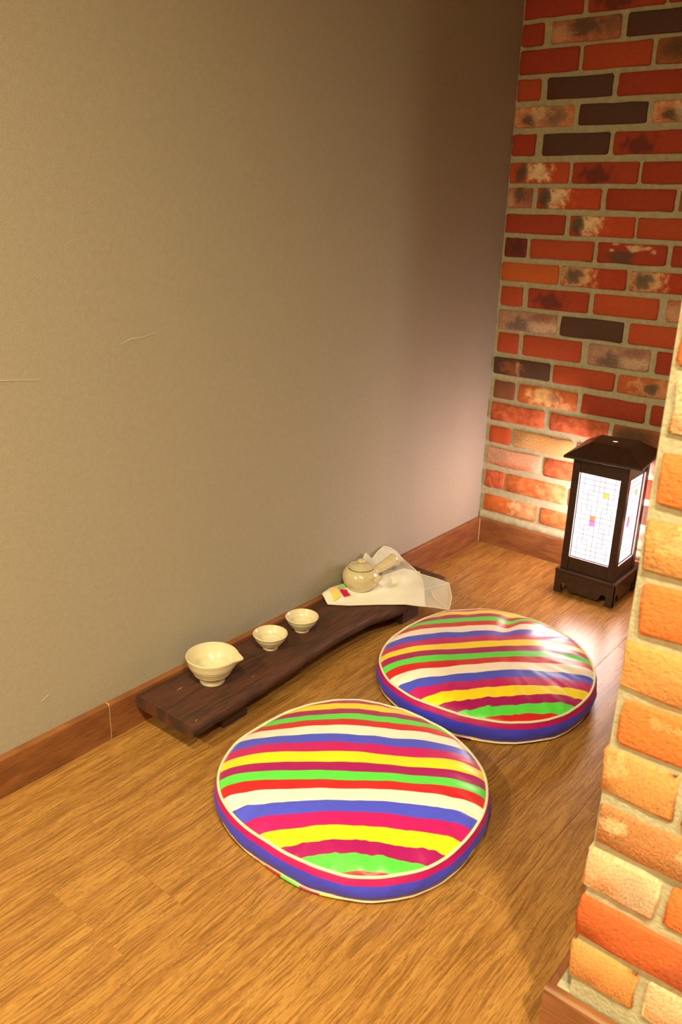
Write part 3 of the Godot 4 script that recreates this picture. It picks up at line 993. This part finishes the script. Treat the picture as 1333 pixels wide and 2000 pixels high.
func cup(called: String, label: String, at: Vector3, rim: float, foot: float, high: float, group: String, spout := false, spout_turn := 0.0) -> void:
	var t := thing(called, label, "bowl" if spout else "cup", at, group)
	var fh := high * 0.24
	var inner := rim - 0.0028
	var outer := [Vector2(foot * 0.86, fh * 0.9), Vector2(foot * 1.12, fh + 0.0005), Vector2(foot * 1.36, fh + high * 0.06), Vector2(rim * 0.72, fh + high * 0.22), Vector2(rim * 0.87, fh + high * 0.42), Vector2(rim * 0.955, fh + high * 0.62), Vector2(rim, high - 0.002)] if not spout else [Vector2(foot * 0.86, fh * 0.9), Vector2(foot * 1.14, fh + 0.0005), Vector2(foot * 1.38, fh + high * 0.07), Vector2(rim * 0.78, fh + high * 0.22), Vector2(rim * 0.915, fh + high * 0.43), Vector2(rim * 0.97, fh + high * 0.6), Vector2(rim, high - 0.002)]
	var prof := smooth_profile(outer, 6)
	# throwing rings
	for k in prof.size():
		var q: Vector2 = prof[k]
		var h := (q.y - fh) / (high - fh)
		if h > 0.08 and h < 0.6: prof[k] = Vector2(q.x + 0.0006 * sin(h * 46.0), q.y)
	prof.append_array([Vector2(rim - 0.0004, high - 0.0006), Vector2(rim - 0.0014, high), Vector2(inner + 0.0002, high - 0.0006)])
	var inside := [Vector2(inner, high - 0.002), Vector2(inner * 0.95, fh + high * 0.62), Vector2(inner * 0.84, fh + high * 0.42), Vector2(inner * 0.64, fh + high * 0.22), Vector2(inner * 0.36, fh + high * 0.09), Vector2(inner * 0.12, fh + 0.003), Vector2(0.0002, fh + 0.0028)]
	prof.append_array(smooth_profile(inside, 6))
	var shape := func(p: Vector3, a: float) -> Vector3:
		if not spout: return p
		var d := angle_difference(spout_turn, a)
		var up := clampf((p.y - high * 0.55) / (high * 0.45), 0.0, 1.0)
		var g := exp(-d * d / 0.045) * up * up
		var wide := exp(-d * d / 0.35) * up * up
		var r := Vector2(p.x, p.z).length()
		var grow := 1.0 + (0.0125 * g + 0.003 * wide) / maxf(r, 0.02) * (r / rim)
		return Vector3(p.x * grow, p.y - 0.003 * g, p.z * grow)
	var st := tool()
	lathe(st, prof, 96, 0, shape)
	put("bowl", st, M.glaze, t)
	st = tool()
	lathe(st, [Vector2(foot * 0.6, fh), Vector2(foot * 0.72, 0.002), Vector2(foot * 0.8, 0.0), Vector2(foot * 0.97, 0.0), Vector2(foot * 1.0, 0.0015), Vector2(foot * 0.96, fh * 0.5), Vector2(foot * 0.94, fh * 0.9), Vector2(foot * 1.1, fh + 0.0008)], 64)
	put("foot_ring", st, M.glaze, t)

func build_teapot() -> void:
	var t := thing("teapot", "small pale celadon teapot with a side handle standing on the white cloth", "teapot", Vector3(-0.714, 0.0835, 0.0585))
	var prof := smooth_profile([Vector2(0.001, 0.002), Vector2(0.024, 0.0), Vector2(0.028, 0.001), Vector2(0.036, 0.008), Vector2(0.0455, 0.019), Vector2(0.0492, 0.033), Vector2(0.0478, 0.046), Vector2(0.0415, 0.056), Vector2(0.0360, 0.0598), Vector2(0.0345, 0.0605), Vector2(0.0330, 0.0598), Vector2(0.0320, 0.0580)], 6)
	var st := tool()
	lathe(st, prof, 80)
	put("body", st, M.pot, t)
	st = tool()
	lathe(st, smooth_profile([Vector2(0.0300, 0.0585), Vector2(0.0305, 0.0618), Vector2(0.0335, 0.0628), Vector2(0.0338, 0.0648), Vector2(0.0315, 0.0662), Vector2(0.0285, 0.0652), Vector2(0.020, 0.0685), Vector2(0.010, 0.0705), Vector2(0.0005, 0.0715)], 5), 64)
	var lid := put("lid", st, M.pot, t)
	st = tool()
	lathe(st, smooth_profile([Vector2(0.006, 0.070), Vector2(0.0062, 0.0725), Vector2(0.0095, 0.0765), Vector2(0.0102, 0.0800), Vector2(0.0075, 0.0838), Vector2(0.0005, 0.0855)], 5), 32)
	put("knob", st, M.pot, lid)
	# side handle: a hollow cone that widens outwards
	var a := Vector3(0.038, 0.036, 0.004)
	var b := Vector3(0.126, 0.052, 0.018)
	var path := []
	var rad := []
	for k in 13:
		var s := k / 12.0
		path.append(a.lerp(b, s) + Vector3(0, 0.004 * sin(s * PI) * -1.0, 0))
		rad.append(lerpf(0.0105, 0.0158, s) + 0.004 * exp(-s * 9.0))
	var dir := (b - a).normalized()
	path.append_array([b + dir * 0.0015, b + dir * 0.0005, b - dir * 0.03])
	rad.append_array([0.0142, 0.0112, 0.009])
	st = tool()
	rod(st, path, rad, 32)
	put("handle", st, M.pot, t)
	# short spout
	path = []
	rad = []
	var s0 := Vector3(0.002, 0.034, 0.040)
	var s1 := Vector3(0.008, 0.049, 0.0600)
	for k in 9:
		var s := k / 8.0
		path.append(s0.lerp(s1, s) + Vector3(0, -0.003 * sin(s * PI), 0))
		rad.append(lerpf(0.0115, 0.0062, sqrt(s)))
	dir = (s1 - s0).normalized()
	path.append_array([s1 + dir * 0.0006, s1 - dir * 0.0004, s1 - dir * 0.012])
	rad.append_array([0.0054, 0.0042, 0.0032])
	st = tool()
	rod(st, path, rad, 24)
	var sp := put("spout", st, M.pot, t)
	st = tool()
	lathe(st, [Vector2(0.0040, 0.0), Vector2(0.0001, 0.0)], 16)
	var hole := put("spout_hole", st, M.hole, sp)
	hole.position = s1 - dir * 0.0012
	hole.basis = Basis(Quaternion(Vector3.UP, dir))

# ------------------------------------------------------------------ cloth
func cloth_points() -> Array:      # outline, x y z
	return [[-0.826, 0.0935, 0.020], [-0.841, 0.079, 0.052], [-0.806, 0.0775, 0.095], [-0.752, 0.0772, 0.146], [-0.702, 0.0772, 0.200], [-0.683, 0.0745, 0.228], [-0.654, 0.070, 0.259], [-0.634, 0.066, 0.290],
		[-0.583, 0.075, 0.265], [-0.521, 0.080, 0.218], [-0.530, 0.086, 0.179], [-0.542, 0.090, 0.133], [-0.532, 0.095, 0.108], [-0.511, 0.101, 0.056], [-0.503, 0.114, 0.024], [-0.519, 0.128, 0.017], [-0.550, 0.142, 0.014],
		[-0.579, 0.135, 0.015], [-0.612, 0.122, 0.018], [-0.624, 0.136, 0.016], [-0.637, 0.150, 0.015], [-0.652, 0.136, 0.018], [-0.672, 0.100, 0.020], [-0.700, 0.084, 0.021], [-0.740, 0.091, 0.020], [-0.794, 0.097, 0.019]]

func cloth_height(x: float, z: float, marks: Array) -> float:
	var sum := 0.0
	var w := 0.0
	for m in marks:
		var d := Vector2(x - m[0], z - m[2]).length_squared() + 0.00002
		var k := 1.0 / (d * d)
		sum += m[1] * k
		w += k
	return sum / w

func cloth_layer(outline: Array, marks: Array, lift: float, seed_: int) -> SurfaceTool:
	var poly := PackedVector2Array()
	for k in outline.size():
		var a: Array = outline[k]
		var b: Array = outline[(k + 1) % outline.size()]
		var steps := maxi(1, int(Vector2(b[0] - a[0], b[2] - a[2]).length() / 0.006))
		for s in steps: poly.append(Vector2(lerpf(a[0], b[0], float(s) / steps), lerpf(a[2], b[2], float(s) / steps)))
	var pts := poly.duplicate()
	var x := -0.85
	while x < -0.49:
		var z := 0.01
		while z < 0.3:
			var p := Vector2(x, z)
			if Geometry2D.is_point_in_polygon(p, poly):
				var near := false
				for q in poly:
					if q.distance_squared_to(p) < 0.000012:
						near = true
						break
				if not near: pts.append(p)
			z += 0.006
		x += 0.006
	var idx := Geometry2D.triangulate_delaunay(pts)
	var wr := noise(seed_, 14.0, 3)
	var crease := noise(seed_ + 3, 5.0, 2)
	var v := []
	for p in pts:
		var h := cloth_height(p.x, p.y, marks)
		h += 0.0012 * wr.get_noise_2d(p.x, p.y) + 0.0025 * absf(crease.get_noise_2d(p.x, p.y * 0.6))
		v.append(Vector3(p.x, h + lift, p.y))
	var st := tool()
	st.set_smooth_group(0)
	for k in range(0, idx.size(), 3):
		var a: Vector3 = v[idx[k]]
		var b: Vector3 = v[idx[k + 1]]
		var c: Vector3 = v[idx[k + 2]]
		var m := (a + b + c) / 3.0
		if Geometry2D.is_point_in_polygon(Vector2(m.x, m.z), poly):
			tri(st, a, b, c, Vector3.UP)
	return st

func build_cloth() -> void:
	var t := thing("tea_cloth", "translucent white gauze cloth with coloured corner patches lying under the teapot", "cloth")
	var out := cloth_points()
	var marks := []
	for k in out.size():
		var a: Array = out[k]
		var b: Array = out[(k + 1) % out.size()]
		var steps := maxi(1, int(Vector3(a[0] - b[0], a[1] - b[1], a[2] - b[2]).length() / 0.007))
		for s in steps:
			var f := float(s) / steps
			marks.append([lerpf(a[0], b[0], f), lerpf(a[1], b[1], f), lerpf(a[2], b[2], f)])
	for m in [[-0.714, 0.0785, 0.058], [-0.76, 0.079, 0.06], [-0.75, 0.0785, 0.1], [-0.70, 0.0785, 0.13], [-0.67, 0.079, 0.18], [-0.64, 0.079, 0.10], [-0.60, 0.080, 0.15], [-0.58, 0.079, 0.20], [-0.62, 0.073, 0.24], [-0.68, 0.079, 0.04],
			[-0.641, 0.087, 0.062], [-0.605, 0.090, 0.072], [-0.573, 0.092, 0.081], [-0.545, 0.093, 0.088], [-0.63, 0.083, 0.045], [-0.57, 0.086, 0.050], [-0.54, 0.090, 0.055], [-0.56, 0.110, 0.030], [-0.6, 0.100, 0.034], [-0.64, 0.098, 0.032]]:
		marks.append(m)
	var st := cloth_layer(out, marks, 0.0, 201)
	put("gauze", st, M.gauze, t)
	var fold := [out[0], out[1], out[2], out[3], out[4], out[5], [-0.668, 0.072, 0.238], [-0.595, 0.080, 0.186], [-0.536, 0.089, 0.130], [-0.553, 0.091, 0.088], [-0.573, 0.092, 0.081], [-0.605, 0.090, 0.072], [-0.641, 0.087, 0.062], [-0.68, 0.079, 0.03], [-0.74, 0.088, 0.026], out[25]]
	st = cloth_layer(fold, marks, 0.0012, 201)
	put("folded_layer", st, M.gauze_double, t)
	var line := []
	for k in out.size():
		var a := Vector3(out[k][0], out[k][1], out[k][2])
		var b := Vector3(out[(k + 1) % out.size()][0], out[(k + 1) % out.size()][1], out[(k + 1) % out.size()][2])
		var steps := maxi(1, int(a.distance_to(b) / 0.008))
		for s in steps:
			var p := a.lerp(b, float(s) / steps)
			line.append(Vector3(p.x, cloth_height(p.x, p.z, marks) + 0.0012, p.z))
	st = tool()
	rod(st, line, [0.0013], 6, true)
	put("hem", st, M.hem, t)
	line = []
	for k in range(7, 13):
		line.append(Vector3(fold[k][0], cloth_height(fold[k][0], fold[k][2], marks) + 0.003, fold[k][2]))
	st = tool()
	rod(st, line, [0.0012], 6)
	put("fold_edge", st, M.hem, t)
	for crease in [[[-0.600, 0.190], [-0.560, 0.205], [-0.525, 0.2165]], [[-0.592, 0.207], [-0.615, 0.232], [-0.634, 0.284]]]:
		line = []
		for q in crease: line.append(Vector3(q[0], cloth_height(q[0], q[1], marks) + 0.002, q[1]))
		st = tool()
		rod(st, line, [0.0009], 6)
		put("fold_edge", st, M.hem, t)
	for p in [["patch_green", [[-0.770, 0.026], [-0.742, 0.028], [-0.757, 0.042], [-0.780, 0.036]], "pale green"], ["patch_peach", [[-0.800, 0.023], [-0.774, 0.026], [-0.785, 0.037], [-0.812, 0.036]], "peach"], ["patch_yellow", [[-0.811, 0.037], [-0.786, 0.036], [-0.798, 0.058], [-0.824, 0.058]], "yellow"], ["patch_red", [[-0.782, 0.041], [-0.755, 0.045], [-0.765, 0.066], [-0.791, 0.066]], "crimson"]]:
		var q: Array = p[1]
		st = tool()
		sheet(st, 6, 6,
			func(i, j):
				var a := Vector2(q[0][0], q[0][1]).lerp(Vector2(q[1][0], q[1][1]), i / 6.0)
				var b := Vector2(q[3][0], q[3][1]).lerp(Vector2(q[2][0], q[2][1]), i / 6.0)
				var c := a.lerp(b, j / 6.0)
				return Vector3(c.x, cloth_height(c.x, c.y, marks) + 0.0056, c.y),
			func(i, j): return Vector2(i, j), true)
		var o := put("patch", st, M[p[0]], t)
		o.set_meta("label", "%s fabric patch" % p[2])

# ------------------------------------------------------------------ lantern
# flat plate cut to a polygon (2D: across, up), pushed out by `thick` along n
func plate(st: SurfaceTool, poly: PackedVector2Array, org: Vector3, across: Vector3, n: Vector3, thick: float) -> void:
	st.set_smooth_group(-1)
	var idx := Geometry2D.triangulate_polygon(poly)
	var at := func(p: Vector2, d: float): return org + across * p.x + Vector3.UP * p.y + n * d
	for k in range(0, idx.size(), 3):
		for s in [0.0, thick]:
			tri(st, at.call(poly[idx[k]], s), at.call(poly[idx[k + 1]], s), at.call(poly[idx[k + 2]], s), n if s > 0 else -n)
	var mid := Vector2.ZERO
	var turn := 1.0 if Geometry2D.is_polygon_clockwise(poly) else -1.0
	for k in poly.size():
		var a := poly[k]
		var b := poly[(k + 1) % poly.size()]
		var e := (b - a)
		var o := Vector2(-e.y, e.x) * turn
		quad(st, at.call(a, 0.0), at.call(b, 0.0), at.call(b, thick), at.call(a, thick), across * o.x + Vector3.UP * o.y)

func build_lantern() -> void:
	var t := thing("floor_lantern", "dark wooden lantern with glowing paper lattice panels and a sloping roof by the brick wall", "lantern", Vector3(-0.1125, 0, 0.4725))
	var hb := 0.0885                    # half width of the base
	# base: four aprons with a scrolled cut-out between the feet, and a top plate
	var apron := PackedVector2Array([Vector2(-hb, 0), Vector2(-hb + 0.022, 0), Vector2(-hb + 0.024, 0.008), Vector2(-hb + 0.020, 0.016), Vector2(-hb + 0.020, 0.026), Vector2(-hb + 0.026, 0.033), Vector2(-hb + 0.034, 0.032), Vector2(-hb + 0.039, 0.024), Vector2(-hb + 0.042, 0.014), Vector2(-hb + 0.052, 0.010), Vector2(-0.010, 0.013), Vector2(0, 0.011)])
	for k in range(apron.size() - 2, -1, -1): apron.append(Vector2(-apron[k].x, apron[k].y))
	apron.append_array(PackedVector2Array([Vector2(hb, 0.066), Vector2(-hb, 0.066)]))
	for k in 4:
		var turn := Basis(Vector3.UP, k * PI / 2)
		var st := tool()
		plate(st, apron, turn * Vector3(0, 0, hb - 0.010 - 0.0002 * (k % 2)), turn * Vector3.RIGHT, turn * Vector3.BACK, 0.010)
		put("base_apron", st, M.lacquer, t)
	var st := tool()
	box(st, Vector3(-hb - 0.002, 0.064, -hb - 0.002), Vector3(hb + 0.002, 0.074, hb + 0.002), 0.0025)
	put("base_plate", st, M.lacquer, t)
	# body: four posts, rails above and below the panels
	var b := 0.0800
	var post := 0.0215
	for sx in [-1, 1]:
		for sz in [-1, 1]:
			st = tool()
			var c := Vector3(sx * (b - post / 2), 0, sz * (b - post / 2))
			box(st, c + Vector3(-post / 2, 0.074, -post / 2), c + Vector3(post / 2, 0.410, post / 2), 0.0012)
			put("post", st, M.lacquer, t)
	var inner := b - post
	for k in 4:
		var turn := Basis(Vector3.UP, k * PI / 2)
		for r in [[0.074, 0.115], [0.368, 0.410]]:
			st = tool()
			box(st, Vector3(-inner, r[0], b - 0.018), Vector3(inner, r[1], b - 0.002), 0.001)
			var rail := put("rail", st, M.lacquer, t)
			rail.basis = turn
		st = tool()
		var pz := b - 0.009
		var cs := [Vector3(-inner, 0.115, pz), Vector3(inner, 0.115, pz), Vector3(inner, 0.368, pz), Vector3(-inner, 0.368, pz)]
		tri(st, cs[0], cs[1], cs[2], Vector3.BACK, Vector2(0, 1), Vector2(1, 1), Vector2(1, 0))
		tri(st, cs[0], cs[2], cs[3], Vector3.BACK, Vector2(0, 1), Vector2(1, 0), Vector2(0, 0))
		var back := Vector3(0, 0, -0.002)
		tri(st, cs[0] + back, cs[1] + back, cs[2] + back, Vector3.FORWARD, Vector2(0, 1), Vector2(1, 1), Vector2(1, 0))
		tri(st, cs[0] + back, cs[2] + back, cs[3] + back, Vector3.FORWARD, Vector2(0, 1), Vector2(1, 0), Vector2(0, 0))
		var paper := put("lamp_panel", st, M.paper, t)
		paper.basis = turn
		paper.set_meta("label", "glowing white paper panel with a fine lattice print")
		var a := AreaLight3D.new()
		a.name = "panel_light"
		t.add_child(a, true)
		a.area_size = Vector2(inner * 2.0, 0.253)
		a.position = turn * Vector3(0, 0.2415, b - 0.006)
		a.basis = turn * Basis(Vector3.UP, PI)
		a.light_color = LANTERN_WHITE
		a.light_energy = LANTERN_POWER
		a.area_normalize_energy = true
		a.shadow_enabled = true
	# roof: a broad eave plate under a flat-topped hip roof, set a few degrees askew
	var roof := Basis(Vector3.UP, deg_to_rad(6.0))
	var e := 0.107
	var p := 0.054
	st = tool()
	st.set_smooth_group(-1)
	var lv := [[e - 0.012, 0.410], [e - 0.001, 0.4125], [e, 0.414], [e, 0.419], [e - 0.002, 0.4205], [p, 0.452], [p - 0.003, 0.4535]]
	var sq := [[-1, -1], [1, -1], [1, 1], [-1, 1]]
	for k in lv.size() - 1:
		for s in 4:
			var c := []
			for q in [[s, k], [(s + 1) % 4, k], [(s + 1) % 4, k + 1], [s, k + 1]]:
				c.append(roof * Vector3(sq[q[0]][0] * lv[q[1]][0], lv[q[1]][1], sq[q[0]][1] * lv[q[1]][0]))
			var o: Vector3 = (c[0] + c[1]) * Vector3(1, 0, 1)
			quad(st, c[0], c[1], c[2], c[3], o.normalized() * 0.3 + Vector3.UP * (-1.0 if k < 1 else 1.0))
	var hr := 0.0076                   # round vent in the flat top
	var ptop: float = lv[-1][0]
	for s in 32:
		var a0 := TAU * s / 32.0
		var a1 := TAU * (s + 1) / 32.0
		var o0 := Vector3(cos(a0), 0, sin(a0))
		var o1 := Vector3(cos(a1), 0, sin(a1))
		var f0: float = ptop / maxf(absf(o0.x), absf(o0.z))
		var f1: float = ptop / maxf(absf(o1.x), absf(o1.z))
		quad(st, roof * (o0 * hr) + Vector3.UP * 0.4535, roof * (o1 * hr) + Vector3.UP * 0.4535, roof * (o1 * f1) + Vector3.UP * 0.4535, roof * (o0 * f0) + Vector3.UP * 0.4535, Vector3.UP)
		quad(st, roof * (o0 * hr) + Vector3.UP * 0.4535, roof * (o1 * hr) + Vector3.UP * 0.4535, roof * (o1 * hr) + Vector3.UP * 0.451, roof * (o0 * hr) + Vector3.UP * 0.451, -o0)
	var under := []
	for s in 4: under.append(roof * Vector3(sq[s][0] * lv[0][0], lv[0][1], sq[s][1] * lv[0][0]))
	quad(st, under[0], under[1], under[2], under[3], Vector3.DOWN)
	put("roof", st, M.lacquer, t)
	st = tool()
	lathe(st, [Vector2(0.0078, 0.4522), Vector2(0.0001, 0.4522)], 20)
	var vent := put("light_vent", st, M.glow, t)
	vent.set_meta("label", "small round vent lit from inside")
	# power cord leaving the base
	st = tool()
	rod(st, [Vector3(0.070, 0.018, 0.075), Vector3(0.074, 0.016, 0.095), Vector3(0.078, 0.008, 0.13), Vector3(0.080, 0.0032, 0.19), Vector3(0.083, 0.003, 0.30), Vector3(0.085, 0.003, 0.46)], [0.003], 10)
	put("power_cord", st, M.cable, t)

func downlight(at: Vector3, energy: float, angle: float, soft: float, label: String) -> void:
	var t := thing("ceiling_downlight", label, "light", at, "ceiling downlights")
	var st := tool()
	lathe(st, [Vector2(0.062, -0.002), Vector2(0.064, -0.008), Vector2(0.085, -0.006), Vector2(0.088, 0.0)], 48)
	put("trim_ring", st, M.trim, t)
	st = tool()
	lathe(st, [Vector2(0.0001, -0.003), Vector2(0.063, -0.003)], 40)
	put("lamp_disc", st, M.lamp, t)
	var l := SpotLight3D.new()
	l.name = "spot"
	t.add_child(l)
	l.position = Vector3(0, -0.03, 0)
	l.rotation.x = -PI / 2
	l.light_color = WARM
	l.light_energy = energy
	l.light_size = 0.06
	l.spot_angle = angle
	l.spot_angle_attenuation = soft
	l.spot_range = 12.0
	l.spot_attenuation = 2.0
	l.shadow_enabled = true
